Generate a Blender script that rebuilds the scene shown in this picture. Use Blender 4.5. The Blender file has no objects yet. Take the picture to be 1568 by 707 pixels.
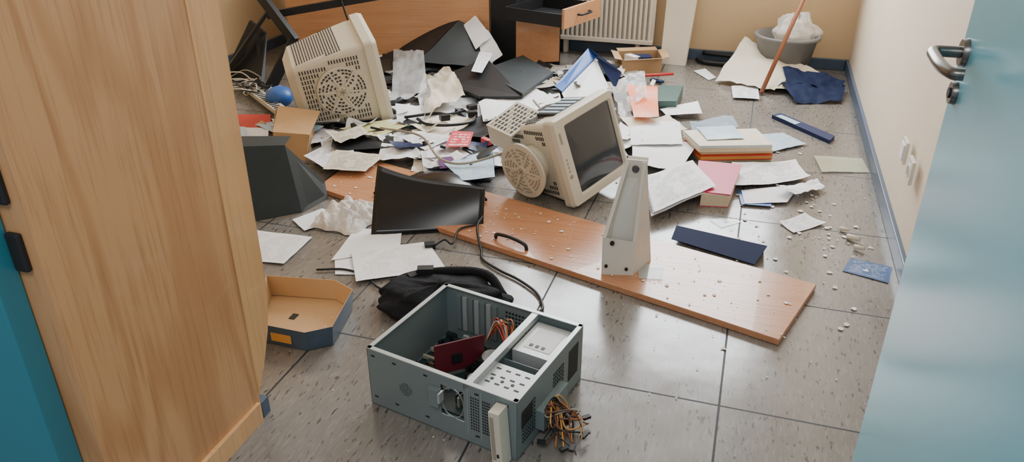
import bpy, bmesh, math, random
from mathutils import Vector, Matrix, noise
random.seed(7)
D=bpy.data; col=bpy.context.scene.collection
V=Vector
# ---------------------------------------------------------------- materials
def base(name):
    m=D.materials.new(name); m.use_nodes=True
    nt=m.node_tree; b=nt.nodes['Principled BSDF']
    return m,nt,b
def N(nt,t,**k):
    n=nt.nodes.new(t)
    for a,v in k.items():
        if a in n.inputs: n.inputs[a].default_value=v
        else: setattr(n,a,v)
    return n
def mix(nt,f,a,b):
    n=nt.nodes.new('ShaderNodeMix'); n.data_type='RGBA'
    for i,x in ((0,f),(6,a),(7,b)):
        if hasattr(x,'links') or hasattr(x,'is_linked'): nt.links.new(x,n.inputs[i])
        else: n.inputs[i].default_value=(x if i==0 else (*x,1)[:4])
    return n.outputs[2]
def coords(nt,scale=(1,1,1),out='Object',loc=(0,0,0)):
    t=N(nt,'ShaderNodeTexCoord'); m=N(nt,'ShaderNodeMapping')
    m.inputs['Scale'].default_value=scale; m.inputs['Location'].default_value=loc
    nt.links.new(t.outputs[out],m.inputs['Vector']); return m.outputs[0]
def noi(nt,vec,scale=5,detail=3,rough=.5):
    n=N(nt,'ShaderNodeTexNoise'); n.inputs['Scale'].default_value=scale;n.inputs['Detail'].default_value=detail;n.inputs['Roughness'].default_value=rough
    nt.links.new(vec,n.inputs['Vector']); return n.outputs['Fac']
def mth(nt,op,a,b=None,c=None):
    n=nt.nodes.new('ShaderNodeMath'); n.operation=op
    for i,x in enumerate((a,b,c)):
        if x is None: continue
        if hasattr(x,'is_linked'): nt.links.new(x,n.inputs[i])
        else: n.inputs[i].default_value=x
    return n.outputs[0]
def ramp(nt,f,lo,hi):
    n=nt.nodes.new('ShaderNodeMapRange'); n.clamp=True
    nt.links.new(f,n.inputs[0]); n.inputs[1].default_value=lo;n.inputs[2].default_value=hi
    return n.outputs[0]
def bumpn(nt,b,h,s,dist=.01):
    n=nt.nodes.new('ShaderNodeBump'); n.inputs['Strength'].default_value=s;n.inputs['Distance'].default_value=dist
    nt.links.new(h,n.inputs['Height']); nt.links.new(n.outputs[0],b.inputs['Normal'])
def M(name,c,rough=.5,metal=0,var=.12,scale=9,bump=0,coat=0,alpha=1,spec=.5):
    m,nt,b=base(name)
    f=noi(nt,coords(nt),scale,4)
    nt.links.new(mix(nt,f,[x*(1-var) for x in c],[min(1,x*(1+var)) for x in c]),b.inputs['Base Color'])
    b.inputs['Roughness'].default_value=rough;b.inputs['Metallic'].default_value=metal
    b.inputs['Coat Weight'].default_value=coat;b.inputs['Specular IOR Level'].default_value=spec
    b.inputs['Alpha'].default_value=alpha
    if bump: bumpn(nt,b,noi(nt,coords(nt),scale*4,4),bump,.005)
    return m
def wood(name,c1,c2,c3,stretch,fig=2.2,rings=9,rough=.35,fine=60,coat=.2,fa=.55,fi=.65):
    m,nt,b=base(name)
    g=noi(nt,coords(nt,stretch),fig,1.5,.45)
    s=mth(nt,'SINE',mth(nt,'MULTIPLY',g,rings*6.28))
    s=ramp(nt,s,-.2,1.0)
    c=mix(nt,mth(nt,'MULTIPLY',s,fa),c1,c2)
    fs=[(x*.4 if x<.5 else 1) for x in stretch]
    g2=ramp(nt,noi(nt,coords(nt,fs),fine,3,.6),.5,.72)
    c=mix(nt,mth(nt,'MULTIPLY',g2,fi),c,c3)
    nt.links.new(c,b.inputs['Base Color']); b.inputs['Roughness'].default_value=rough
    b.inputs['Coat Weight'].default_value=coat
    bumpn(nt,b,g2,.15,.002)
    return m
def printed(name,paper,ink,lines=30,amt=.6,rough=.7,alpha=1):
    m,nt,b=base(name)
    t=N(nt,'ShaderNodeTexCoord');s=N(nt,'ShaderNodeSeparateXYZ');nt.links.new(t.outputs['UV'],s.inputs[0])
    u,v=s.outputs[0],s.outputs[1]
    vl=mth(nt,'MULTIPLY',v,lines); fr=mth(nt,'FRACT',vl); fl=mth(nt,'FLOOR',vl)
    cb=N(nt,'ShaderNodeCombineXYZ'); nt.links.new(mth(nt,'MULTIPLY',u,45),cb.inputs[0]);nt.links.new(mth(nt,'MULTIPLY',fl,7.31),cb.inputs[1])
    w=noi(nt,cb.outputs[0],1,2); w=mth(nt,'GREATER_THAN',w,.46)
    l=mth(nt,'MULTIPLY',w,mth(nt,'LESS_THAN',fr,.5))
    mg=mth(nt,'MULTIPLY',mth(nt,'LESS_THAN',mth(nt,'ABSOLUTE',mth(nt,'SUBTRACT',u,.5)),.4),mth(nt,'LESS_THAN',mth(nt,'ABSOLUTE',mth(nt,'SUBTRACT',v,.5)),.42))
    blk=mth(nt,'GREATER_THAN',noi(nt,t.outputs['UV'],5,0),.42)
    f=mth(nt,'MULTIPLY',mth(nt,'MULTIPLY',l,mth(nt,'MULTIPLY',mg,blk)),amt)
    nt.links.new(mix(nt,f,paper,ink),b.inputs['Base Color']);b.inputs['Roughness'].default_value=rough
    b.inputs['Alpha'].default_value=alpha
    return m
OAK=wood('oak_veneer',(.58,.315,.145),(.46,.22,.09),(.33,.145,.055),(1,1,.13),fig=4.0,rings=10,fine=85,rough=.32,fa=.7,fi=.5)
OAKS=wood('oak_edge',(.74,.43,.20),(.64,.34,.14),(.50,.25,.10),(1,1,.05),fig=6,rings=4,fine=90,rough=.2,coat=.5)  # brighter oak copy; light caught by the narrow jamb face is in the colour
BEECH=wood('beech_laminate',(.50,.235,.12),(.44,.195,.095),(.36,.145,.065),(.06,1,1),fig=6,rings=5,fine=120,rough=.25,fa=.4)
BEECHV=wood('beech_desk',(.56,.28,.13),(.50,.23,.10),(.42,.19,.08),(.06,1,1),fig=5,rings=5,fine=110,rough=.35,fa=.4)
WALL=M('wall_paint_beige',(.70,.52,.31),.75,var=.04,scale=3,bump=.15)
WALLR=M('wall_paint_beige_lit',(.76,.65,.51),.7,var=.04,scale=3,bump=.15)  # beige wall paint made paler: light on the right wall put into the colour
CEIL=M('ceiling_white',(.8,.78,.74),.8)
BASEB=M('baseboard_blue_grey',(.065,.10,.16),.35,var=.15)
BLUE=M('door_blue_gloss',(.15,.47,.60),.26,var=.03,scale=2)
BLUEL=M('door_blue_shaded',(.035,.21,.28),.35,var=.06,scale=2)  # door blue darkened: shadow on the left leaf put into the colour
STEEL=M('brushed_steel',(.17,.165,.16),.32,1)
DARK=M('dark_void',(.012,.012,.014),.6)
BLKM=M('black_metal',(.016,.017,.02),.4,spec=.3)
BLKG=M('black_gloss_plastic',(.008,.009,.010),.22,scale=3,spec=.35)
BLKP=M('black_plastic',(.015,.017,.019),.42,var=.3,spec=.3)
BLKF=M('black_fabric',(.008,.009,.012),.85,bump=.5,scale=20,spec=.2)
DGREY=M('dark_grey_board',(.028,.036,.039),.45,var=.15,spec=.35)
BEIGE=M('crt_beige_plastic',(.62,.57,.46),.45,var=.05,scale=4)
BEIGED=M('crt_beige_dark',(.33,.29,.22),.5)
GLASS=M('crt_glass',(.035,.040,.044),.12,coat=.2,var=.1)
WHM=M('white_metal',(.70,.68,.62),.35,var=.06)
RAD=M('radiator_enamel',(.76,.70,.62),.4,var=.03)
BRD=M('white_board',(.74,.68,.57),.5,var=.04)
PAPER=M('white_paper',(.82,.83,.86),.8,var=.05,bump=.1)
PAPERC=M('cream_paper',(.74,.67,.54),.8,var=.06,bump=.2)
PR1=printed('printed_paper',(.80,.81,.84),(.12,.12,.15))
PR2=printed('map_paper',(.80,.81,.82),(.30,.22,.22),lines=60,amt=.45)
PR3=printed('newspaper',(.62,.56,.45),(.10,.09,.08),lines=36,amt=.8)
PR4=printed('yellow_form',(.66,.62,.30),(.15,.2,.1),lines=24,amt=.7)
LBL=printed('light_blue_print',(.42,.58,.72),(.75,.8,.85),lines=14,amt=.7,rough=.3)
CLOTH=M('dirty_white_cloth',(.68,.64,.60),.9,var=.25,scale=25,bump=.4)
CARD=M('cardboard',(.46,.29,.15),.75,var=.08)
CARDI=M('cardboard_light',(.54,.34,.17),.75,var=.08)
CBLUE=M('box_print_blue',(.05,.08,.12),.5,var=.4,scale=14)
ORNG=M('orange_plastic',(.85,.17,.03),.4)
YELO=M('label_orange',(.62,.30,.07),.5)
RED=M('red_cover',(.55,.03,.03),.4)
REDL=printed('red_booklet',(.60,.03,.05),(.85,.8,.8),lines=6,amt=.9)
MAG=M('magenta_cover',(.58,.05,.13),.5)
PURP=M('purple_cover',(.10,.03,.14),.4)
NAVY=M('navy_cover',(.008,.02,.08),.45,var=.2,spec=.35)
NAVF=M('navy_fabric',(.005,.013,.05),.7,var=.2,spec=.2,bump=.3)
BLU2=M('blue_cover',(.03,.12,.42),.4)
BLEAF=printed('blue_leaflet',(.03,.10,.28),(.5,.6,.75),lines=12,amt=.6,rough=.35)
GRN=M('dark_green_box',(.04,.10,.085),.4)
GRNB=M('green_cover',(.10,.30,.18),.5)
PLAST=M('clear_plastic',(.72,.74,.76),.2,alpha=.5,bump=.6,scale=12)
PLASB=M('blue_clear_plastic',(.35,.5,.62),.12,alpha=.7)
GLSH=M('glass_shard',(.45,.58,.56),.08,alpha=.55)
PAGE=M('book_pages',(.66,.56,.40),.8,var=.15,scale=60)
CASE=M('pc_case_steel',(.215,.265,.27),.4,.35,var=.08,scale=5)
CASEL=M('pc_case_light_steel',(.50,.54,.54),.32,.45,var=.06)
PSU=M('psu_silver',(.50,.52,.52),.35,.4)
PCB=M('pcb_dark',(.015,.03,.03),.4,var=.6,scale=40)
PCBR=M('pcb_red',(.12,.012,.02),.5,var=.3)
COP=M('wire_copper',(.45,.13,.03),.4)
BROWN=M('wire_brown',(.12,.05,.03),.45)
GREYB=M('bucket_grey',(.22,.22,.22),.45)
STICK=M('broom_stick_wood',(.30,.11,.05),.45)
YPL=M('yellowed_plastic',(.50,.52,.38),.15,alpha=.8,bump=.5)
# floor
m,nt,b=base('vinyl_tile_floor'); FLOOR=m
o=coords(nt); s=N(nt,'ShaderNodeSeparateXYZ'); nt.links.new(o,s.inputs[0])
T=.609
tx=mth(nt,'DIVIDE',mth(nt,'SUBTRACT',s.outputs[0],.045-T*20),T); ty=mth(nt,'DIVIDE',mth(nt,'SUBTRACT',s.outputs[1],1.768-T*20),T)
def gl(t):
    return mth(nt,'GREATER_THAN',mth(nt,'ABSOLUTE',mth(nt,'SUBTRACT',mth(nt,'FRACT',t),.5)),.5-.0052)
gr=mth(nt,'MAXIMUM',gl(tx),gl(ty))
cb=N(nt,'ShaderNodeCombineXYZ');nt.links.new(mth(nt,'FLOOR',tx),cb.inputs[0]);nt.links.new(mth(nt,'FLOOR',ty),cb.inputs[1])
wn=N(nt,'ShaderNodeTexWhiteNoise');nt.links.new(cb.outputs[0],wn.inputs['Vector'])
off=N(nt,'ShaderNodeVectorMath');off.operation='ADD';nt.links.new(o,off.inputs[0]);nt.links.new(wn.outputs['Color'],off.inputs[1])
def mp(sc):
    q=N(nt,'ShaderNodeMapping');q.inputs['Scale'].default_value=sc;nt.links.new(off.outputs[0],q.inputs['Vector']);return q.outputs[0]
fl=ramp(nt,noi(nt,mp((95,24,1)),1,2.5,.6),.61,.68)
fw_=ramp(nt,noi(nt,mp((90,16,1)),1.3,2,.6),.50,.70)
cl=noi(nt,mp((14,4,1)),1,4)
c=mix(nt,cl,(.125,.115,.104),(.215,.198,.18))
c=mix(nt,mth(nt,'MULTIPLY',wn.outputs['Value'],.35),c,(.25,.23,.21))
c=mix(nt,mth(nt,'MULTIPLY',fw_,.40),c,(.30,.28,.255))
c=mix(nt,mth(nt,'MULTIPLY',fl,.85),c,(.03,.026,.026))
c=mix(nt,gr,c,(.008,.014,.02))
nt.links.new(c,b.inputs['Base Color'])
rr=mth(nt,'ADD',mth(nt,'MULTIPLY',noi(nt,coords(nt),6,4),.20),.10)
rr=mth(nt,'ADD',rr,mth(nt,'MULTIPLY',gr,.5)); nt.links.new(rr,b.inputs['Roughness'])
b.inputs['Specular IOR Level'].default_value=.75
bumpn(nt,b,noi(nt,coords(nt),5,2),.10,.02)
# ---------------------------------------------------------------- mesh builder
class B:
    def __init__(s,name): s.n=name;s.bm=bmesh.new();s.ms=[];s.uv=s.bm.loops.layers.uv.new('UVMap')
    def mi(s,m):
        if m not in s.ms:s.ms.append(m)
        return s.ms.index(m)
    def face(s,pts,m,smooth=False):
        vs=[s.bm.verts.new(p) for p in pts]
        try:
            f=s.bm.faces.new(vs);f.material_index=s.mi(m);f.smooth=smooth
            if len(pts)==4:
                for l,q in zip(f.loops,((0,0),(1,0),(1,1),(0,1))): l[s.uv].uv=q
        except Exception: pass
    def box(s,c,d,m,R=None):
        c=V(c);x,y,z=[k/2 for k in d];R=R or Matrix()
        if isinstance(R,(int,float)):R=Matrix.Rotation(math.radians(R),4,'Z')
        p=[c+(R@V((i*x,j*y,k*z))) for i in(-1,1) for j in(-1,1) for k in(-1,1)]
        s.hexa([p[0],p[4],p[6],p[2],p[1],p[5],p[7],p[3]],m)
    def hexa(s,p,m,top=None,side=None):
        vs=[s.bm.verts.new(q) for q in p]
        for k,f in enumerate(((3,2,1,0),(4,5,6,7),(0,1,5,4),(1,2,6,5),(2,3,7,6),(3,0,4,7))):
            fc=s.bm.faces.new([vs[i] for i in f]);fc.material_index=s.mi(top if (k==1 and top) else side if(k>1 and side) else m)
            for l,q in zip(fc.loops,((0,0),(1,0),(1,1),(0,1))): l[s.uv].uv=q
    def slab(s,pts,z0,z1,m,top=None,side=None):
        s.hexa([V((*p,z0)) for p in pts]+[V((*p,z1)) for p in pts],m,top,side)
    def ring(s,pts): return [s.bm.verts.new(p) for p in pts]
    def bridge(s,a,b,m,smooth=True):
        n=len(a)
        for i in range(n):
            f=s.bm.faces.new((a[i],a[(i+1)%n],b[(i+1)%n],b[i]));f.material_index=s.mi(m);f.smooth=smooth
    def cap(s,a,m):
        f=s.bm.faces.new(a);f.material_index=s.mi(m)
    def cyl(s,p0,p1,r0,r1,m,n=20,caps=True):
        p0=V(p0);p1=V(p1);q=(p1-p0).to_track_quat('Z','Y')
        def rg(p,r): return s.ring([p+q@V((r*math.cos(6.2832*i/n),r*math.sin(6.2832*i/n),0)) for i in range(n)])
        a=rg(p0,r0);b=rg(p1,r1);s.bridge(a,b,m)
        if caps: s.cap(a[::-1],m);s.cap(b,m)
    def tube(s,pts,r,m,n=8):
        pts=[V(p) for p in pts];pr=None
        P=[]
        if len(pts)>2:
            e=[pts[0]*2-pts[1]]+pts+[pts[-1]*2-pts[-2]]
            for i in range(1,len(e)-2):
                for k in range(6):
                    t=k/6;P.append(.5*((2*e[i])+(e[i+1]-e[i-1])*t+(2*e[i-1]-5*e[i]+4*e[i+1]-e[i+2])*t*t+(3*e[i]-e[i-1]-3*e[i+1]+e[i+2])*t**3))
            P.append(pts[-1])
        else: P=pts
        for i,p in enumerate(P):
            d=(P[min(i+1,len(P)-1)]-P[max(i-1,0)]);q=d.to_track_quat('Z','Y')
            a=s.ring([p+q@V((r*math.cos(6.2832*j/n),r*math.sin(6.2832*j/n),0)) for j in range(n)])
            if pr: s.bridge(pr,a,m)
            else: s.cap(a[::-1],m)
            pr=a
        s.cap(pr,m)
    def grid(s,fn,nu,nv,m,smooth=True):
        g=[[s.bm.verts.new(fn(i/nu,j/nv)) for j in range(nv+1)] for i in range(nu+1)]
        for i in range(nu):
            for j in range(nv):
                f=s.bm.faces.new((g[i][j],g[i+1][j],g[i+1][j+1],g[i][j+1]));f.material_index=s.mi(m);f.smooth=smooth
                for l,q in zip(f.loops,((i,j),(i+1,j),(i+1,j+1),(i,j+1))): l[s.uv].uv=(q[0]/nu,q[1]/nv)
    def sheet(s,pts,z,m,n=9,wr=.004,curl=0.,seed=None):
        sd=random.random()*50 if seed is None else seed
        if not isinstance(z,(list,tuple)): z=[z]*4
        P=[V((p[0],p[1],zz)) for p,zz in zip(pts,z)]
        ck=[random.random()*curl for _ in range(4)]
        def fn(u,v):
            p=P[0]*(1-u)*(1-v)+P[1]*u*(1-v)+P[2]*u*v+P[3]*(1-u)*v
            h=noise.noise(V((p.x*6+sd,p.y*6,sd)))*wr+abs(noise.noise(V((p.x*17+sd,p.y*17,sd))))*wr*.7
            for k,(a,b_) in enumerate(((0,0),(1,0),(1,1),(0,1))):
                d=max(0,1-math.hypot(u-a,v-b_)/.55);h+=ck[k]*d*d
            return p+V((0,0,h+wr*.5))
        s.grid(fn,n,n,m)
    def done(s,mw=None,bev=0):
        me=D.meshes.new(s.n)
        s.bm.to_mesh(me);s.bm.free()
        for m in s.ms: me.materials.append(m)
        o=D.objects.new(s.n,me);col.objects.link(o)
        if mw is not None:o.matrix_world=mw
        if bev:
            q=o.modifiers.new('bev','BEVEL');q.width=bev;q.segments=2;q.limit_method='ANGLE';q.angle_limit=.8
        return o
def mm(*a): return [(a[i]/1000,a[i+1]/1000) for i in range(0,len(a),2)]
def one(name,kind,*a,**k):
    bev=k.pop('bev',0);b=B(name);getattr(b,kind)(*a,**k);return b.done(bev=bev)
def S(name,p,z,m,**k):
    b=B(name);b.sheet(mm(*p),z,m,**k);return b.done()
# ---------------------------------------------------------------- room shell
one('floor','box',(-1.4,2.2,-.05),(6.4,7.4,.1),FLOOR)
one('ceiling','box',(-1.4,3.2,2.75),(4.6,5.2,.1),CEIL)
b=B('wall_back')
for c,d in (((-1.4,5.6,.5),(4.2,.14,1.0)),((-1.4,5.6,2.6),(4.2,.14,.2)),((-2.625,5.6,1.75),(1.75,.14,1.5)),((.525,5.6,1.75),(.35,.14,1.5))): b.box(c,d,WALL)
b.done()
b=B('window_1')
for x in (-1.72,-.7,.32): b.box((x,5.58,1.75),(.06,.06,1.5),WHM)
for z in (1.03,2.47): b.box((-.7,5.58,z),(2.1,.06,.06),WHM)
b.box((-.7,5.48,.99),(2.2,.2,.03),WHM)
b.done(bev=.004)
one('wall_left','box',(-3.47,3.2,1.35),(.14,5.0,2.7),WALL)
one('wall_right','box',(.69,3.25,1.35),(.14,4.9,2.7),WALLR)
b=B('wall_front');b.box((-2.35,1.08,1.35),(2.1,.3,2.7),WALL);b.box((.62,.95,1.35),(.28,.25,2.7),WALL);b.box((-.4,1.08,2.45),(1.8,.3,.5),WALL);b.done()
one('baseboard_right','box',(.612,3.3,.036),(.02,4.5,.072),BASEB,bev=.004)
one('baseboard_back','box',(-1.4,5.518,.036),(4.0,.02,.072),BASEB,bev=.004)
one('baseboard_left','box',(-3.39,3.3,.036),(.02,4.4,.072),BASEB,bev=.004)
b=B('trim_1_oak_jamb')
b.hexa([V(p) for p in((-1.33,.872,0),(-1.135,.872,0),(-1.13,1.352,0),(-1.33,1.352,0),(-1.33,.872,2.15),(-1.135,.872,2.15),(-1.13,1.352,2.15),(-1.33,1.352,2.15))],OAK)
pr=[(1.352,.08),(1.385,.15),(1.418,.24),(1.439,.34),(1.442,2.15),(1.352,2.15)]
fr=[V((-1.128+.14*(y-1.352),y,z)) for y,z in pr];bk=[V((-1.17,y,z)) for y,z in pr]
b.face(fr,OAKS);b.face(bk[::-1],OAKS)
for i in range(6):
    j=(i+1)%6;b.face([fr[i],bk[i],bk[j],fr[j]],OAKS)
b.box((-1.126,1.12,.03),(.012,.44,.06),OAKS)
b.done()
one('baseboard_jamb','box',(-1.15,1.365,.025),(.05,.03,.05),BASEB)
b=B('door_1')
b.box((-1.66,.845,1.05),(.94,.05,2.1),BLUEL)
b.done(bev=.003)
b=B('door_hinge')
for z in (.885,.755):
    b.box((-1.172,.866,z),(.03,.012,.075),DARK)
b.done(bev=.004)
b=B('door_2')
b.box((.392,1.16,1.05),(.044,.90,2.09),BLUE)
rx=.37
for z,r in((1.05,.026),(.975,.022)):
    b.cyl((rx,1.572,z),(rx-.010,1.572,z),r,r*.9,STEEL,28)
b.cyl((rx-.009,1.572,.975),(rx-.013,1.572,.975),.010,.010,DARK,16)
b.tube([(rx,1.572,1.05),(rx-.035,1.572,1.05),(rx-.055,1.565,1.05),(rx-.058,1.53,1.049),(rx-.056,1.47,1.047),(rx-.045,1.435,1.045),(rx-.028,1.43,1.045)],.0105,STEEL,14)
b.done(bev=.003)
b=B('light_switch');b.box((.594,3.02,.352),(.012,.085,.085),WHM);b.box((.586,3.02,.352),(.008,.06,.06),PAPER);b.done(bev=.003)
b=B('wall_outlet');b.box((.594,2.85,.34),(.012,.085,.085),WHM);b.cyl((.590,2.85,.34),(.585,2.85,.34),.026,.024,PAPER,24);b.cyl((.586,2.85,.34),(.584,2.85,.34),.018,.018,BEIGED,20);b.done(bev=.003)
b=B('radiator')
b.box((-1.04,5.44,.40),(.74,.03,.58),RAD)
x=-1.41
while x<-.67:
    b.box((x,5.405,.40),(.018,.045,.56),RAD);x+=.034
for z in (.12,.68):b.box((-1.04,5.41,z),(.74,.06,.03),RAD)
for x in (-1.3,-.78): b.box((x,5.46,.06),(.03,.05,.12),RAD)
b.done(bev=.004)
b=B('leaning_board');b.hexa([V(p) for p in((-.60,5.32,0),(-.43,5.30,0),(-.42,5.32,0),(-.59,5.34,0),(-.605,5.475,.62),(-.39,5.475,.62),(-.39,5.5,.62),(-.605,5.5,.62))],BRD);b.done(bev=.003)
b=B('grey_bucket');c=V((.20,5.27,0));
def rg(r,z,n=32):return b.ring([c+V((r*math.cos(6.2832*i/n),r*math.sin(6.2832*i/n),z)) for i in range(n)])
rs=[rg(.14,0.003),rg(.19,.25),rg(.205,.25),rg(.205,.27),rg(.186,.27),rg(.135,.02)]
for p,q in zip(rs,rs[1:]): b.bridge(p,q,GREYB)
b.cap(rs[0][::-1],GREYB);b.cap(rs[-1],GREYB);b.done()
b=B('crumpled_towel')
def fn(u,v):
    a=u*6.2832;t=v*3.1416;d=V((math.sin(t)*math.cos(a)*.13,math.sin(t)*math.sin(a)*.11,math.cos(t)*.12))
    k=1+.3*noise.noise(V((math.cos(a)*2,math.sin(a)*2,v*5)))+.15*noise.noise(V((math.cos(a)*6,math.sin(a)*6,v*14)))
    return V((.25,5.29,.27))+d*k
b.grid(fn,40,26,CLOTH);b.done()
b=B('broom_stick');b.cyl((.084,4.78,.012),(.383,5.51,.862),.013,.013,STICK,14);b.done()
b=B('floor_hose')
b.tube([(-.36,5.44,.02),(-.30,5.38,.02),(-.15,5.37,.02),(-.06,5.42,.03),(-.12,5.47,.05),(-.33,5.48,.06)],.016,BLKP);b.done()
S('packing_paper',[-200,4947,-60,5350,330,5120,158,4810],[.0,.20,.10,.02],PAPERC,n=16,wr=.03)
S('packing_paper',[158,4810,330,5120,540,5080,529,5029],[.02,.10,.03,.01],PAPERC,n=10,wr=.02)
b=B('dark_blue_bag')
b.sheet(mm(160,5000,271,4640,540,4740,570,4980),[.04,.004,.004,.03],NAVF,n=24,wr=.03)
b.sheet(mm(190,5040,230,4860,540,4930,570,5020),[.08,.03,.03,.05],NAVF,n=20,wr=.04)
b.done()
# ---------------------------------------------------------------- desk
a=math.radians(19)
DM=Matrix.Translation((-2.98,4.52,0))@Matrix.Rotation(a,4,'Z')
b=B('desk')
b.box((.67,.0,.40),(1.34,.02,.66),BEECHV)
b.box((.85,.30,.74),(1.7,.62,.025),BEECHV)
b.done(DM,bev=.002)
b=B('desk_drawer_unit')
def w4(p,q,z0,z1,t,m):
    p=V((*p,0));q=V((*q,0));d=(q-p).normalized();n=V((-d.y,d.x,0))*t
    b.hexa([v+V((0,0,z)) for z in(z0,z1) for v in (p,q,q+n,p+n)],m)
w4((-1.70,4.95),(-1.517,4.93),.0,.72,.30,BLKM)
w4((-1.517,4.93),(-1.25,5.06),.03,.33,.02,BEECHV)
w4((-1.517,4.955),(-1.25,5.085),.0,.325,.30,BLKM)
d_=V((.163,.52,0)).normalized();n_=V((-d_.y,d_.x,0));P0=V((-1.146,4.68,0));P1=P0+d_*.46
b.hexa([v+V((0,0,z)) for z in(.345,.352) for v in (P0,P1,P1+n_*.42,P0+n_*.42)],BLKM)
for A,C in ((P0,P0+n_*.42),(P1,P1+n_*.42),(P0+n_*.42,P1+n_*.42)):
    w4(A[:2],C[:2],.345,.425,.008,BLKM)
w4((P0-n_*.018)[:2],(P1-n_*.018)[:2],.335,.455,.018,BEECHV)
h0=P0-n_*.02
b.tube([h0+d_*.16+V((0,0,.40)),h0+d_*.17-n_*.025+V((0,0,.40)),h0+d_*.23-n_*.03+V((0,0,.40)),h0+d_*.29-n_*.025+V((0,0,.40)),h0+d_*.30+V((0,0,.40))],.007,BLKM)
b.done(bev=.001)
b=B('desk_leg_frame')
def bar(p,q,w,t,m=BLKM):
    p=V(p);q=V(q);d=q-p;R=d.to_track_quat('Z','Y').to_matrix().to_4x4();b.box((p+q)/2,(w,t,d.length+.02),m,R)
bar((-2.84,4.02,.0),(-2.71,4.15,.275),.035,.065);bar((-2.71,4.15,.275),(-3.03,4.23,.61),.035,.065)
bar((-2.95,4.27,.39),(-1.9,4.75,.56),.03,.045)
bar((-3.22,4.08,.03),(-2.95,4.28,.42),.05,.02)
b.done()
b=B('desk_cable');b.tube([(-2.52,4.43,.50),(-2.50,4.43,.42),(-2.48,4.43,.35),(-2.47,4.43,.28),(-2.46,4.44,.16)],.006,BLKP);b.done()
one('black_panel','hexa',[V(p) for p in((-3.25,4.1,.0),(-2.92,4.03,0),(-2.91,4.06,0),(-3.25,4.13,0),(-3.12,4.3,.34),(-3.0,4.28,.27),(-3.0,4.3,.27),(-3.12,4.32,.34))],BLKP)
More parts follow.
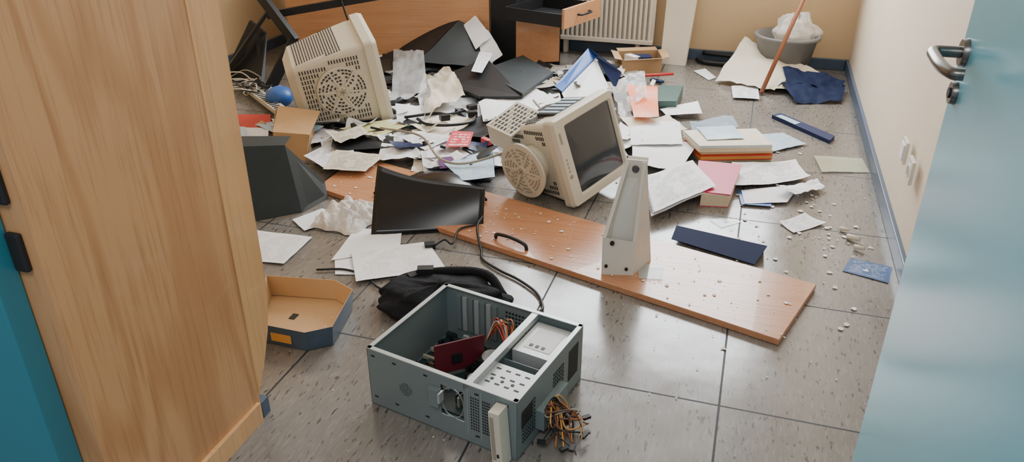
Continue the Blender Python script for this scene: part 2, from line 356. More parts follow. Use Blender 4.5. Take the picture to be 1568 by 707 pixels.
# ---------------------------------------------------------------- CRT monitors
def rrect(hw,hh,z,r=.012,cy=0,k=4):
    P=[]
    for cx,cyy,a0 in((hw-r,hh-r,0),(-hw+r,hh-r,90),(-hw+r,-hh+r,180),(hw-r,-hh+r,270)):
        for i in range(k+1):
            t=math.radians(a0+90*i/k);P.append(V((cx+r*math.cos(t),cy+cyy+r*math.sin(t),z)))
    return P
def crt(name,mw,stand):
    b=B(name)
    sec=[(.115,.11,-.42,.03,-.01),(.15,.15,-.385,.03,-.0),(.178,.172,-.20,.03,0),(.188,.185,-.09,.025,0),(.188,.185,-.062,.02,0),(.205,.2,-.058,.015,0),(.207,.202,-.02,.018,0),(.200,.195,0,.016,0),(.168,.160,0,.012,.022),(.160,.152,-.012,.012,.022)]
    rs=[b.ring(rrect(h,w,z,r,cy)) for h,w,z,r,cy in sec]
    for p,q in zip(rs,rs[1:]): b.bridge(p,q,BEIGE,smooth=False)
    b.cap(rs[0][::-1],BEIGE)
    b.grid(lambda u,v:V(((u-.5)*.322,.022+(v-.5)*.306,-.012+.012*(1-(2*u-1)**2)*(1-(2*v-1)**2)**.5 if 0<v<1 else -.012)),12,12,GLASS)
    b.cyl((.06,-.172,0),(.06,-.172,.004),.009,.008,BEIGED,18)
    for i in range(4): b.box((-.02+i*.018,-.174,.001),(.010,.005,.003),BEIGED)
    b.box((-.12,-.174,.001),(.05,.010,.002),BEIGED)
    def hy(z): return .185+(z+.09)*(.013/.11) if z>-.20 else .172+(z+.20)*(.022/.185)
    def hx(z): return .188+(z+.09)*(.010/.11) if z>-.20 else .178+(z+.20)*(.028/.185)
    z=-.10
    while z>-.375:
        for i in range(-6,7):
            x=i*.024
            if abs(x)>hx(z)-.03: continue
            dr=math.hypot(x,z+.20)
            if dr>.126: b.box((x,-hy(z),z),(.017,.004,.005),DARK)
            b.box((x,hy(z),z),(.017,.004,.005),DARK)
            if z<-.16:
                b.box((hx(z),x,z),(.004,.017,.005),DARK);b.box((-hx(z),x,z),(.004,.017,.005),DARK)
        z-=.0125
    for i in range(-3,4):
        for j in range(-6,7): b.box((i*.026,-.01+j*.013,-.4205),(.018,.005,.003),DARK)
    yo=-.27 if stand else -.186
    zc=-.20
    if stand:
        b.cyl((0,-.17,zc),(0,-.215,zc),.09,.075,BEIGE,32);b.cyl((0,-.215,zc),(0,-.245,zc),.07,.10,BEIGE,32);b.cyl((0,-.245,zc),(0,-.268,zc),.125,.132,BEIGE,40)
        gm=BEIGED
    else:
        b.cyl((0,-.165,zc),(0,-.184,zc),.118,.114,BEIGE,40);gm=DARK
    for k,r in enumerate((.038,.055,.072,.089,.104)):
        n=int(r*6.283/.016)
        for i in range(n):
            t=6.283*i/n+.1*k
            if i%(max(2,n//6))==0: continue
            b.box((r*math.cos(t),yo,zc+r*math.sin(t)),(.006,.003,.011),gm,Matrix.Rotation(-t,4,'Y'))
    b.cyl((0,yo+.004,zc),(0,yo-.006,zc),.027,.025,BEIGE,24)
    for t in (0,60,120):
        b.box((0,yo-.007,zc),(.04,.003,.006),BEIGED,Matrix.Rotation(math.radians(t),4,'Y'))
    for t in range(0,360,60):
        tt=math.radians(t+20);b.box((.07*math.cos(tt),yo-.001,zc+.07*math.sin(tt)),(.085,.004,.008),BEIGE,Matrix.Rotation(-tt,4,'Y'))
    if stand: # rear cover cracked open: lifted vent grille with the chassis showing
        b.box((-.180,.02,-.15),(.03,.20,.13),DARK)
        for i in range(5): b.box((-.197,-.06+i*.038,-.15),(.004,.018,.12),LBL)
        R=Matrix.Rotation(.35,4,'Y')@Matrix.Rotation(.15,4,'Z');pc=V((-.185,-.12,-.33))
        b.box(pc,(.008,.21,.16),BEIGE,R)
        for i in range(7):
            for j in range(7): b.box(pc+R@V((-.0045,-.081+i*.027,-.06+j*.020)),(.002,.017,.009),BEIGED if (i+j)%5==0 else DARK,R)
        b.box(pc+R@V((.05,-.10,0)),(.10,.008,.15),BEIGE,R)
    return b.done(mw)
def pose(R,t,s): return Matrix.Translation(t)@Matrix(R).to_4x4()@Matrix.Scale(s,4)
crt('crt_monitor',pose(((.286,.451,.845),(.04,.876,-.481),(-.957,.171,.233)),(-.583,3.005,.232),.94),True)
crt('crt_monitor',pose(((.061,-.592,.803),(.207,.795,.57),(-.976,.131,.171)),(-1.939,3.736,.286),1.13),False)
# ---------------------------------------------------------------- shelf board
b=B('shelf_board');b.slab(mm(-1750,2708,199,2108,320,2491,-1740,3100),.002,.024,BEECH);b.done(bev=.002)
b=B('cabinet_pull_handle');b.tube([(-.845,2.485,.024),(-.835,2.478,.045),(-.775,2.455,.052),(-.715,2.432,.045),(-.703,2.428,.024)],.007,BLKM);b.done()
b=B('white_metal_bracket')
BL,BR=V((-.402,2.336,.024)),V((-.295,2.361,.024));TL,TR=V((-.405,2.335,.17)),V((-.292,2.36,.155))
UL,UR=V((-.355,2.43,.43)),V((-.285,2.42,.435));KL,KR=V((-.36,2.48,.024)),V((-.25,2.49,.024))
def sl(pts,t=.003):
    n=(pts[1]-pts[0]).cross(pts[2]-pts[0]).normalized()*t
    b.hexa([p-n for p in pts]+[p for p in pts],WHM)
sl([BL,BR,TR,TL]);sl([TL+V((0,.03,-.03)),TR+V((0,.03,-.03)),UR+V((0,.03,0)),UL+V((0,.03,0))]);sl([BR,KR,UR,TR]);sl([KL,BL,TL,UL]);sl([KR,KL,UL,UR])
sl([TL,TL+V((.012,-.004,0)),UL+V((.012,-.02,0)),UL+V((0,-.02,0))]);sl([TR+V((-.012,-.004,0)),TR,UR+V((0,-.02,0)),UR+V((-.012,-.02,0))])
b.cyl((-.322,2.44,.40),(-.322,2.418,.40),.014,.012,STEEL,16);b.cyl((-.37,2.335,.155),(-.37,2.328,.155),.008,.008,DARK,12)
b.cyl((-.387,2.338,.06),(-.387,2.332,.06),.006,.006,DARK,12);b.cyl((-.318,2.354,.05),(-.318,2.349,.05),.006,.006,DARK,12)
b.done()
# ---------------------------------------------------------------- black panels
b=B('black_monitor_panel')
def fn(u,v):
    p=V((-1.329,2.391,.003)).lerp(V((-.927,2.576,.003)),u)
    q=V((-1.385,2.60,.215)).lerp(V((-.945,2.66,.145)),u)
    q=q-(q-p)*(.07*math.sin(math.pi*min(1,u*1.15)))
    r=p.lerp(q,v);return r+V((0,-.004,.004))*math.sin(math.pi*v)
b.grid(fn,20,12,BLKG);o=b.done();q=o.modifiers.new('s','SOLIDIFY');q.thickness=.012;q.offset=-1
b=B('black_curved_cover')
b.grid(lambda u,v:V((-1.47,2.70,.04)).lerp(V((-1.36,2.95,.05)),v).lerp(V((-.98,2.78,.04)).lerp(V((-1.16,2.99,.05)),v),u)+V((0,0,.03*math.sin(math.pi*u)*math.sin(math.pi*v*.8+.3))),14,8,BLKG)
o=b.done();q=o.modifiers.new('s','SOLIDIFY');q.thickness=.01
b=B('dark_grey_folder')
def q4(pts,m,t=.004):
    pts=[V(p) for p in pts];n=(pts[1]-pts[0]).cross(pts[2]-pts[0]).normalized()*t
    b.hexa([p-n for p in pts]+pts,m)
q4([(-1.85,2.35,.003),(-1.70,2.50,.003),(-1.78,2.56,.27),(-1.93,2.41,.30)],DGREY)
q4([(-1.70,2.50,.003),(-1.67,2.66,.003),(-1.70,2.70,.06),(-1.78,2.56,.27)],DGREY)
q4([(-1.93,2.41,.30),(-1.78,2.56,.27),(-1.80,2.64,.28),(-1.96,2.50,.31)],DGREY)
b.done()
# ---------------------------------------------------------------- black bag
b=B('black_bag')
def fn(u,v):
    a=u*6.2832;t=v*3.1416
    d=V((math.sin(t)*math.cos(a)*.22,math.sin(t)*math.sin(a)*.12,math.cos(t)*.05))
    k=1+.35*noise.noise(V((math.cos(a)*1.8,math.sin(a)*1.8,v*4+3)))+.12*noise.noise(V((math.cos(a)*5,math.sin(a)*5,v*9)))
    d=d*k;d=Matrix.Rotation(.22,3,'Z')@d
    return V((-.87,1.99,max(.004,.045+d.z)))+V((d.x,d.y,0))
b.grid(fn,48,28,BLKF)
b.tube([(-1.08,1.98,.03),(-1.03,2.07,.05),(-.9,2.12,.07),(-.76,2.13,.075),(-.68,2.08,.03)],.016,BLKF)
b.box((-.965,2.09,.07),(.055,.03,.04),BLKP,20);b.box((-1.0,2.06,.06),(.03,.03,.03),BLKP,50)
b.done()
# ---------------------------------------------------------------- PC case
L,W,Hh=.46,.38,.185
u=V((.977,-.208,0)).normalized();v=V((-u.y,u.x,0));o0=V((-.610,1.63,.002))-u*L/2-v*W/2
PM=Matrix.Translation(o0)@Matrix(((u.x,v.x,0),(u.y,v.y,0),(0,0,1))).to_4x4()
b=B('computer_case');t=.0025
b.box((L/2,W/2,.002),(L,W,.003),CASE)
b.box((t/2,W/2,Hh/2),(t,W,Hh),CASE);b.box((L-t/2,W/2,Hh/2),(t,W,Hh),CASE)
for x0,x1,z0,z1 in ((0,.235,0,Hh),(.305,L,0,Hh),(.235,.305,0,.06),(.235,.305,.155,Hh)):
    b.box(((x0+x1)/2,t/2,(z0+z1)/2),(x1-x0,t,z1-z0),CASE)
b.box((L/2,W-t/2,Hh/2),(L,t,Hh),CASE)
for c,d in (((L/2,.006,Hh),(L,.013,.003)),((L/2,W-.006,Hh),(L,.013,.003)),((.006,W/2,Hh),(.013,W,.003)),((L-.006,W/2,Hh),(.013,W,.003))): b.box(c,d,CASEL)
xd=.315
b.box((xd,W/2,Hh-.010),(.020,W,.020),CASEL);b.box((xd,W/2-.05,Hh/2-.01),(.002,W*.6,Hh-.03),CASE)
b.box((xd+.066,.075,Hh-.022),(.118,.13,.003),CASEL)
for i in range(4):
    for j in range(4): b.box((xd+.025+i*.028,.03+j*.03,Hh-.0203),(.014,.006,.0008),DARK)
for i in range(3): b.cyl((xd+.03+i*.03,.075,Hh-.021),(xd+.03+i*.03,.075,Hh-.0195),.005,.005,DARK,12)
b.box((xd+.012,.075,Hh/2),(.002,.13,Hh-.05),CASE);b.box((xd+.125,.075,Hh/2),(.002,.13,Hh-.05),CASE)
b.box((xd+.072,.285,.09),(.118,.15,.15),PSU)
b.box((xd+.072,.285,.1657),(.08,.10,.001),PAPER)
for j in range(3): b.box((xd+.05+j*.018,.25,.1667),(.010,.012,.001),BLKP)
b.box((xd+.068,.175,.11),(.118,.002,.09),CASE)
b.box((.15,.21,.014),(.27,.30,.003),PCB)
for i in range(70):
    x=random.uniform(.03,.28);y=random.uniform(.07,.35);h=random.uniform(.006,.035)
    b.box((x,y,.015+h/2),(random.uniform(.006,.03),random.uniform(.005,.02),h),random.choice([PCB,BLKP,BLKP,BLKP,PSU,BROWN,DARK,BEIGED]))
for i in range(4): b.box((.07,.18+i*.04,.025),(.10,.008,.012),[BLKP,BEIGED,BEIGED,BLKP][i])
for i in range(3): b.box((.22+i*.012,.16,.035),(.004,.14,.03),PCB)
b.box((.23,.27,.045),(.07,.07,.04),BLKP);b.cyl((.23,.27,.065),(.23,.27,.068),.032,.032,PSU,24)
b.box((.15,.22,.075),(.005,.15,.10),PCBR,-38);b.box((.145,.21,.07),(.012,.03,.03),BLKP,-38)
for i in range(7): b.box((.05+i*.021,W-.006,.10),(.015,.006,.12),CASEL if i%2 else CASE)
for i in range(8):
    for j in range(8): b.cyl((.215+i*.011,W-.0026,.06+j*.013),(.215+i*.011,W-.0045,.06+j*.013),.004,.004,DARK,6)
for i in range(7):
    for j in range(7):
        if math.hypot(i-3,j-3)<3.4: b.cyl((.105+i*.006,-.0002,.075+j*.006),(.105+i*.006,-.001,.075+j*.006),.0018,.0018,DARK,6)
for i in range(4):
    for j in range(12):
        b.box((.328+i*.007,-.0006,.05+j*.009),(.004,.001,.005),DARK)
        b.box((.363+i*.006,-.0006,.05+j*.009),(.004,.001,.005),DARK)
for x in (.02,.09,.19,.345,.43):
    for z in (.03,.165): b.box((x,-.0006,z),(.012,.001,.005),DARK)
for x0 in (.318,.358,.395): b.box((x0,-.001,.10),(.0015,.0015,.15),CASEL)
b.box((.222,-.008,.115),(.03,.015,.055),CASE);b.box((.243,-.012,.125),(.006,.02,.03),CASEL)
pts=[(.27+.034*math.cos(k*.523),.002,.107+.046*math.sin(k*.523)) for k in range(13)];b.tube(pts,.0018,CASE,6)
b.box((L+.0006,.05,.11),(.001,.055,.05),DARK)
for i in range(6):
    for j in range(8): b.box((L+.001,.20+i*.011,.05+j*.012),(.001,.006,.007),DARK)
for i in range(7):
    for j in range(9): b.box((L+.001,.03+i*.010,.04+j*.012),(.0015,.005,.006),DARK)
b.box((L+.0006,.32,.10),(.001,.06,.10),DARK)
b.box((L+.012,.17,.06),(.024,.14,.06),CASE)
RB=Matrix.Rotation(math.radians(-4),4,'Y')
b.box((.425,-.024,.085),(.030,.042,.168),BEIGE,RB);b.box((.418,-.0458,.09),(.010,.002,.13),BEIGED,RB);b.box((.432,-.0458,.04),(.006,.002,.01),DARK,RB)
b.done(PM,bev=.0006)
b=B('power_supply_wires')
def PW(x,y,z): return PM@V((x,y,z))
for i in range(34):
    c0=PW(L+.02,.14+random.uniform(-.03,.03),.09);e=PW(L+random.uniform(.03,.13),.13+random.uniform(-.07,.10),random.uniform(.01,.04))
    k=[c0,PW(L+.03,.13+random.uniform(-.03,.04),.09+random.uniform(-.03,.02)),PW(L+random.uniform(.04,.08),.13+random.uniform(-.04,.07),random.uniform(.03,.07)),e]
    b.tube(k,.0022,random.choice([COP,BLKP,BLKP,BROWN,BROWN,BLKP,YELO,BEIGED]),6)
    if i%4==0: b.box(e,(.022,.012,.008),random.choice([BLKP,PAPER,BLKP]),random.uniform(0,90))
for i in range(12):
    b.tube([PW(.20,.30+random.uniform(-.02,.02),.10),PW(.22,.32+random.uniform(-.02,.02),.155+random.uniform(-.03,.02)),PW(.27,.29+random.uniform(-.03,.03),.15+random.uniform(-.02,.02)),PW(.30,.24+random.uniform(-.04,.02),.09)],.002,random.choice([COP,RED,COP,BLKP,PSU]),6)
b.done()
# ---------------------------------------------------------------- cardboard tray lower left
b=B('cardboard_tray')
P=mm(-1345,1650,-1170,1650,-1110,1700,-1150,1900,-1230,1935,-1455,1895);Q=[V((x,y,.004)) for x,y in P];cc=sum(Q,V())/6
T_=[cc+(p-cc)*1.06+V((0,0,.072)) for p in Q]
b.face(Q,CARDI)
for i in range(6):
    j=(i+1)%6;b.face([Q[i],Q[j],T_[j],T_[i]],CBLUE)
    Qi=[cc+(p-cc)*.985+V((0,0,.002)) for p in (Q[i],Q[j])];Ti=[cc+V((0,0,.072))+(p-V((0,0,.072))-cc)*.985 for p in (T_[i],T_[j])]
    b.face([Qi[1],Qi[0],Ti[0],Ti[1]],CARDI);b.face([T_[i],T_[j],Ti[1],Ti[0]],CARD)
b.box((-1.255,1.6455,.035),(.07,.002,.03),YELO);b.box((-1.31,1.80,.0055),(.02,.03,.002),DARK)
b.done()
b=B('open_cardboard_box')
P=[V((x,y,0)) for x,y in mm(-870,5180,-800,4960,-560,5090,-620,5300)]
for i in range(4):
    j=(i+1)%4;n=V((0,0,.10));b.face([P[i],P[j],P[j]+n,P[i]+n],CARD)
    d=(P[j]-P[i]).normalized();o_=V((d.y,-d.x,0))*(.05);b.face([P[i]+n,P[j]+n,P[j]+n*1.1+o_,P[i]+n*1.1+o_],CARDI)
b.face(P,CARDI);b.box((-.70,5.13,.06),(.12,.09,.07),NAVY,20);b.box((-.76,5.1,.07),(.05,.1,.06),PAPER,50);b.done()
b=B('torn_cardboard_box')
q4([(-2.16,3.01,.0),(-1.99,3.02,0),(-1.98,3.06,.12),(-2.17,3.04,.12)],CARD);q4([(-1.99,3.02,0),(-2.10,3.30,0),(-2.12,3.30,.12),(-1.98,3.05,.12)],CARD)
q4([(-2.17,3.04,.12),(-1.98,3.06,.12),(-2.08,3.34,.14),(-2.30,3.30,.16)],CARDI);q4([(-2.3,3.3,.0),(-2.16,3.01,.0),(-2.17,3.04,.12),(-2.32,3.3,.14)],CARD);b.done()
b=B('green_box');b.slab(mm(-481,4252,-368,4288,-366,4600,-500,4580),.0,.07,GRN);b.done(bev=.004)
b=B('book_stack');P=mm(-173,3548,156,3668,74,3882,-272,3745);z=0
for i,(h,c,e) in enumerate(((.020,GRNB,PAGE),(.022,RED,YELO),(.016,YELO,PAGE),(.018,PAGE,PAGE),(.014,PAPERC,LBL))):
    dx,dy=random.uniform(-.012,.012),random.uniform(-.012,.012)
    q=[(x+dx,y+dy) for x,y in P];b.slab(q,z,z+.003,c);b.slab([(x*.985,y+.002) for x,y in q],z+.003,z+h-.003,e);b.slab(q,z+h-.003,z+h,c if i<4 else PAPERC);z+=h+.001
b.sheet([(-.15,3.62),(.02,3.69),(-.04,3.86),(-.22,3.79)],z+.002,LBL,wr=.004)
b.done()
b=B('magenta_book');P=mm(-128,3063,-10,3085,20,3420,-130,3440);b.slab(P,0,.004,MAG);b.slab([(x*.97,y*.999+.003) for x,y in P],.004,.058,PAGE);b.slab(mm(-150,3075,-5,3080,25,3440,-170,3430),.058,.063,MAG);b.done()
b=B('open_notebook');b.sheet(mm(-388,3191,-195,3412,-71,3127,-294,2836),[.05,.06,.07,.045],PR1,wr=.008);b.sheet(mm(-395,3191,-192,3418,-66,3127,-299,2828),[.035,.05,.06,.03],PAPER,wr=.006)
for i in range(22):
    p=V((-.388,3.191,.052)).lerp(V((-.294,2.836,.047)),(i+.5)/22);b.tube([p+V((.006,.002,.004)),p+V((-.003,0,.009)),p+V((-.010,-.002,.0)),p+V((-.002,0,-.005))],.001,STEEL,5)
b.done()
# ---------------------------------------------------------------- papers & flat things
S('paper_sheet',[-1798,2295,-1541,2311,-1531,2092,-1651,2080],.004,PR2)
S('paper_sheet',[-1333,2239,-1092,2402,-948,2231,-1213,2047],.010,PR2)
S('paper_sheet',[-1415,2433,-1229,2461,-1172,2320,-1377,2166],.005,PAPER)
S('paper_sheet',[-1380,2195,-1344,2270,-1245,2106,-1316,2084],.002,PAPER)
S('paper_sheet',[-574,3948,-315,3953,-264,3638,-508,3561],.05,PAPER,wr=.01)
S('paper_sheet',[-503,3590,-191,3717,-243,3325,-461,3338],.04,PAPER,wr=.01)
S('paper_sheet',[-22,3527,266,3660,325,3449,8,3244],.02,PR1,wr=.008,curl=.02)
S('paper_sheet',[36,3254,284,3399,228,3186,56,3119],.010,PAPER)
S('paper_sheet',[197,2992,298,3106,379,3036,252,2912],.003,PR1,curl=.01)
S('crumpled_paper',[173,3275,355,3459,385,3378,254,3215],.012,PAPER,wr=.03,n=14)
S('paper_sheet',[-453,4229,-263,4438,-218,4220,-403,4127],.03,PAPER)
S('paper_sheet',[-96,4874,59,4952,78,4649,-74,4628],.012,PR1)
S('paper_sheet',[-358,5188,-287,5261,-201,5074,-244,4997],.003,PAPER)
S('plastic_sleeve',[356,3807,579,3841,598,3667,384,3600],.003,YPL)
S('plastic_shard',[-75,2937,-15,2975,55,2959,-22,2880],.003,GLSH,wr=.002)
S('paper_sheet',[-1423,3915,-1278,4285,-1014,4043,-1307,3663],[.06,.10,.08,.05],PAPER,wr=.015)
S('paper_sheet',[-1983,2990,-1919,3292,-1744,3065,-1789,2865],.035,PR1,wr=.008)
S('newspaper',[-1854,3075,-1598,3084,-1595,2877,-1790,2839],.045,PR3,wr=.008)
S('yellow_form',[-1988,3350,-1795,3570,-1663,3504,-1739,3298],.05,PR4)
S('paper_sheet',[-1644,3329,-1545,3430,-1370,3400,-1440,3200],.05,PR1)
S('paper_sheet',[-1460,3160,-1350,3340,-1150,3160,-1270,3040],.045,PR1)
S('red_booklet',[-1390,3430,-1280,3440,-1230,3240,-1340,3210],.075,REDL)
S('purple_folder',[-1340,3110,-1120,3270,-1050,3090,-1280,2990],.055,PURP)
S('blue_brochure',[-1280,3040,-1130,3290,-1010,2970,-1130,2890],.06,LBL)
b=B('orange_folder');b.sheet(mm(-662,4303,-490,4331,-421,3914,-546,3875),[.12,.12,.07,.07],ORNG,wr=.02);b.done()
S('blue_paper',[22,3264,187,3331,162,3131,43,3114],.006,BLU2)
b=B('blue_strip_folder');b.slab(mm(152,4348,197,4397,466,4097,437,4017),0,.02,NAVY);b.sheet(mm(170,4330,200,4360,300,4250,270,4210),.021,LBL,wr=.002);b.done()
S('blue_leaflet',[454,2770,593,2737,565,2612,417,2657],.002,BLEAF,wr=.002)
b=B('blue_clipboard');q4([(-.20,2.69,.02),(.113,2.60,.008),(.15,2.68,.05),(-.19,2.75,.05)],NAVY);q4([(-.19,2.75,.05),(.15,2.68,.05),(.143,2.76,.003),(-.17,2.80,.003)],NAVY);b.done()
S('blue_paper',[84,4028,215,4100,325,3953,153,3785],.008,LBL)
S('plastic_sleeve',[-274,4077,-58,4201,-16,4049,-235,3857],.02,PLASB,wr=.02)
b=B('red_pencil');b.cyl((-.674,4.798,.05),(-.462,4.91,.05),.009,.009,RED,8);b.done()
b=B('keyboard_strip');b.hexa([V(p) for p in((-2.99,3.92,.02),(-2.394,3.442,.03),(-2.385,3.53,.03),(-2.98,4.0,.02),(-2.99,3.92,.045),(-2.394,3.442,.055),(-2.385,3.53,.055),(-2.98,4.0,.045))],BEIGE)
for i in range(20):
    p=V((-2.96,3.93,.047)).lerp(V((-2.42,3.505,.057)),i/19);b.box(p,(.012,.045,.003),DGREY,-38)
b.done(bev=.003)
b=B('blue_ball');b.grid(lambda u,v:V((-2.56,3.70,.065))+V((math.sin(v*3.1416)*math.cos(u*6.2832)*.08,math.sin(v*3.1416)*math.sin(u*6.2832)*.08,math.cos(v*3.1416)*.06)),24,14,BLU2);b.done()
b=B('red_binder');b.slab(mm(-2655,3383,-2457,3445,-2330,3250,-2530,3190),.0,.05,RED,top=RED);b.sheet(mm(-2530,3200,-2340,3250,-2237,3076,-2385,3029),[.05,.05,.02,.02],PAPER,wr=.01);b.sheet(mm(-2520,3160,-2440,3190,-2340,3060,-2400,3035),[.062,.06,.04,.04],LBL,wr=.01);b.done()
b=B('white_cloth')
def fn(u,v):
    x=-1.60+u*.22+.03*noise.noise(V((u*3,v*3,1)));y=2.38+v*.26+.03*noise.noise(V((u*3,v*3,5)))
    e=(math.sin(math.pi*u)*math.sin(math.pi*v))**.5 if 0<u<1 and 0<v<1 else 0
    return V((x,y,.004+e*(.035+.065*abs(noise.noise(V((u*5,v*5,9))))+.03*noise.noise(V((u*13,v*13,2))))))
b.grid(fn,44,44,CLOTH);b.done()
S('paper_sheet',[-1700,2424,-1640,2560,-1500,2500,-1600,2350],.003,PAPER)
S('crumpled_paper',[-1960,4399,-1724,4250,-1483,3868,-1624,3616],[.03,.14,.10,.02],PAPERC,n=16,wr=.05)
S('crumpled_paper',[-1960,4399,-1824,3980,-1624,3616,-1700,3900],[.03,.03,.02,.10],PAPER,n=12,wr=.04)
S('plastic_bag',[-2300,4680,-2021,4545,-1754,3968,-1909,3817],[.10,.14,.07,.04],PLAST,n=20,wr=.03)
S('plastic_bag',[-777,4442,-606,4595,-516,4135,-624,3927],[.08,.12,.09,.04],PLAST,n=18,wr=.04)
S('black_folder',[-2360,4720,-2240,4900,-1900,4880,-2047,4504],[.04,.26,.30,.10],BLKP,n=6,wr=.01)
S('black_folder',[-2047,4504,-1900,4880,-1640,4860,-1709,4560],[.10,.30,.18,.08],DGREY,n=6,wr=.01)
b=B('black_notebook');q4([(-1.845,4.30,.07),(-1.434,3.971,.09),(-1.188,3.986,.11),(-1.609,4.60,.14)],BLKP,.015);q4([(-1.60,4.45,.10),(-1.188,3.986,.125),(-1.12,4.40,.14),(-1.40,4.70,.15)],DGREY,.015);b.done()
b=B('black_keyboard');q4([(-2.05,4.45,.06),(-1.62,4.62,.06),(-1.66,4.78,.09),(-2.08,4.62,.09)],BLKP,.02);b.done()
b=B('black_folder');q4([(-1.12,4.55,.05),(-.98,4.42,.05),(-.80,4.86,.09),(-1.0,4.95,.09)],BLKP,.01);b.done()
S('label_tag',[-1678,4658,-1582,4639,-1528,4271,-1602,4291],[.16,.16,.135,.135],PR1,wr=.003)
S('paper_sheet',[-1860,4860,-1800,4920,-1640,4780,-1720,4700],[.26,.32,.22,.14],PAPER,n=8,wr=.02)
S('paper_sheet',[-1760,4840,-1690,4860,-1536,4700,-1636,4604],[.24,.24,.14,.06],PAPER,n=8,wr=.02)
b=B('blue_ring_binder')
q4([(-1.04,4.30,.05),(-.93,4.05,.04),(-.78,4.40,.08),(-.93,4.72,.16)],PAPER,.006);q4([(-1.10,4.36,.07),(-1.04,4.30,.06),(-.93,4.72,.17),(-.99,4.76,.21)],BLU2,.006);q4([(-.99,4.76,.21),(-.93,4.72,.17),(-.74,4.38,.08),(-.72,4.44,.16)],NAVY,.006);b.done()
b=B('cable_tangle')
for i in range(9):
    c=V((random.uniform(-3.05,-2.75),random.uniform(3.75,4.0),.03));r=random.uniform(.05,.14)
    b.tube([c+V((r*math.cos(t)*random.uniform(.8,1.2),r*math.sin(t)*random.uniform(.7,1.2),random.uniform(0,.05))) for t in [k*.9 for k in range(8)]],.004,random.choice([BEIGE,BEIGED,BLKP]),7)
b.done()
b=B('power_cord')
b.tube([(-1.728,3.591,.06),(-1.6,3.70,.06),(-1.514,3.714,.06),(-1.414,3.803,.07),(-1.36,3.65,.06),(-1.438,3.522,.07),(-1.56,3.50,.07),(-1.64,3.564,.07)],.008,BLKP)
for p in((-1.42,3.80,.08),(-1.5,3.60,.08),(-1.38,3.70,.08)): b.box(p,(.05,.035,.03),BLKP,random.uniform(0,90))
b.done()
b=B('power_cable');b.tube([(-.93,2.58,.06),(-.925,2.50,.05),(-.87,2.39,.012),(-.843,2.336,.008),(-.76,2.28,.008),(-.68,2.24,.008),(-.60,2.18,.008),(-.56,2.12,.008),(-.55,2.07,.008),(-.60,2.0,.008)],.005,BLKP);b.done()
b=B('power_cable');b.tube([(-1.393,2.088,.008),(-1.30,2.12,.008),(-1.203,2.10,.008),(-1.12,2.04,.008),(-1.03,2.03,.01)],.004,BLKP)
b.tube([(-1.055,2.376,.012),(-1.03,2.42,.02),(-.99,2.40,.02),(-1.0,2.50,.03),(-.95,2.56,.03)],.004,BLKP);b.box((-1.07,2.37,.015),(.04,.03,.02),BLKP,30);b.done()
b=B('grey_wire');b.tube([(-1.75,3.35,.08),(-1.5,3.28,.09),(-1.3,3.05,.08),(-1.15,3.05,.08),(-.95,3.25,.12),(-.9,3.6,.08),(-1.1,3.9,.12)],.006,BEIGED);b.done()
b=B('scattered_papers')
mats=[PAPER,PR1,PR1,PAPER,PR3,PAPERC,PR2,LBL,BLKP,DGREY,NAVY,PLAST,BLKP,PR1,PAPER,BLKP,PR2]
for i in range(190):
    y=random.uniform(3.02,4.95);t=(y-3.0)/2
    x=random.uniform(-2.2-.5*t,-.45)
    if math.hypot(x+.58,y-3.05)<.40: continue
    w,h=random.choice([(.21,.297),(.15,.21),(.1,.2),(.21,.297),(.08,.12)]);a_=random.uniform(0,6.28);z=random.uniform(.002,.05)
    m=random.choice(mats)
    if -2.1<x<-1.1 and y>3.9 and m not in (BLKP,DGREY,NAVY): z=.004
    c=V((x,y));P=[]
    for sx,sy in((-1,-1),(1,-1),(1,1),(-1,1)):
        dx,dy=sx*w/2,sy*h/2;P.append((x+dx*math.cos(a_)-dy*math.sin(a_),y+dx*math.sin(a_)+dy*math.cos(a_)))
    zz=[max(.002,z+random.uniform(-.02,.03)) for _ in range(4)]
    b.sheet(P,zz,m,n=8,wr=random.choice([.004,.01,.03]),curl=.02)
b.done()
b=B('small_clutter')
for i in range(150):
    y=random.uniform(2.95,4.9);t=(y-3)/2;x=random.uniform(-2.5-.5*t,-.5)
    if math.hypot(x+.58,y-3.05)<.36: continue
    if y<3.2 and x>-1.9: continue
    b.box((x,y,random.uniform(.01,.07)),(random.uniform(.02,.10),random.uniform(.010,.04),random.uniform(.006,.025)),random.choice([BLKP,BLKP,NAVY,BEIGE,PAPER,DGREY,BLKP,GRN,CARD,RED,BLKP,PAPER]),Matrix.Rotation(random.uniform(0,6.28),4,V((random.uniform(-.3,.3),random.uniform(-.3,.3),1))))
b.done()
b=B('plaster_chips')
def chip(x,y,z,s):
    a_=random.uniform(0,6.28);n=random.choice((3,4,5));b.face([(x+s*random.uniform(.6,1.2)*math.cos(a_+6.283*k/n),y+s*random.uniform(.6,1.2)*math.sin(a_+6.283*k/n),z+random.uniform(0,.002)) for k in range(n)],PAPERC if random.random()<.6 else PAPER)
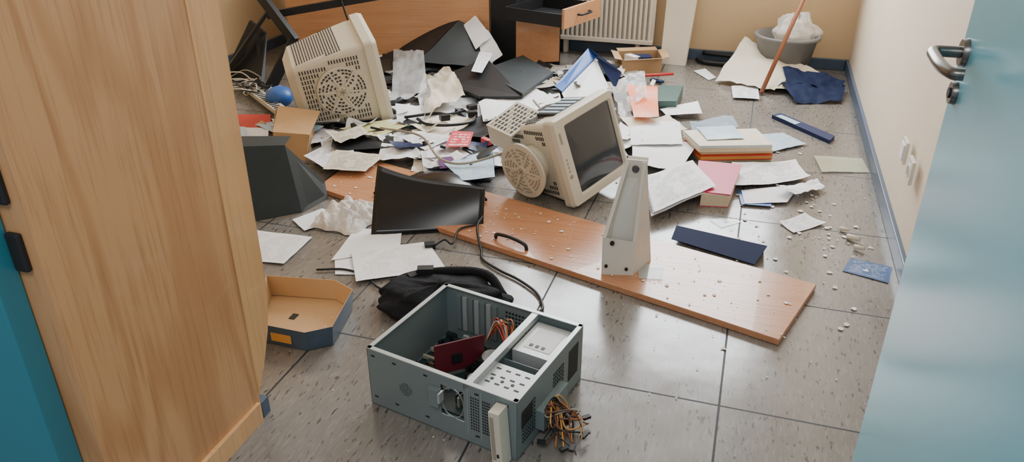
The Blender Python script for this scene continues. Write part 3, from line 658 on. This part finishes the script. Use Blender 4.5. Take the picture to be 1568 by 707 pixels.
for i in range(340):
    s=random.uniform(.02,.36);x=-1.7+1.95*random.random()**1.1;yb=2.708-.3077*(x+1.75)
    chip(x,yb+s,.0255,random.choice([.002,.002,.003,.004,.006,.009]))
for i in range(360):
    x=random.gauss(.2,.25);y=random.gauss(3.0,.45)
    if x>.57 or y<1.6: continue
    yb=2.708-.3077*(x+1.75)
    if yb-.02<y<yb+.42 and x<.3: continue
    chip(x,y,.003,random.choice([.002,.002,.003,.004,.006,.012]))
for i in range(130):
    x=random.uniform(-1.6,.5);y=random.uniform(1.3,2.3);yb=2.708-.3077*(x+1.75)
    if y>yb-.01: continue
    chip(x,y,.003,random.choice([.0015,.002,.0025,.004]))
b.done()
b=B('plaster_lump');
for p,s in (((.45,2.93,.012),.02),((.47,2.85,.012),.016),((.43,3.0,.01),.014)):
    b.cyl(p,V(p)+V((s*2.2,-s,.004)),s*.6,s*.45,PAPERC,8)
b.done()
S('glass_shard',[-290,2440,-200,2460,-190,2360,-270,2340],.028,GLSH,wr=.001)
# ---------------------------------------------------------------- lights
w=D.worlds.new('World');bpy.context.scene.world=w;w.use_nodes=True
bg=w.node_tree.nodes['Background'];bg.inputs[0].default_value=(.85,.93,1,1);bg.inputs[1].default_value=.6
def area(name,loc,rot,sx,sy,e,c):
    l=D.lights.new(name,'AREA');l.shape='RECTANGLE';l.size=sx;l.size_y=sy;l.energy=e;l.color=c
    o=D.objects.new(name,l);o.location=loc;o.rotation_euler=[math.radians(k) for k in rot];col.objects.link(o)
area('window_daylight',(-.7,5.50,1.75),(-68,0,0),2.0,1.4,170,(.93,.97,1))
area('corridor_fill_light',(-.2,-.4,2.6),(25,0,0),1.2,.6,30,(1,.97,.93))  # unseen lamp added as fill from behind the camera
area('room_fill_light',(-1.2,3.0,2.65),(0,0,0),1.2,1.2,8,(1,.97,.93))  # unseen soft lamp added to brighten the room from above
# ---------------------------------------------------------------- camera
cam=D.cameras.new('camera');co=D.objects.new('camera',cam);col.objects.link(co)
cam.sensor_width=36;cam.lens=36*1180/1568;cam.clip_start=.05
co.location=(0,0,1.4);co.rotation_euler=(math.radians(90-27.15),0,math.radians(17.4))
bpy.context.scene.camera=co
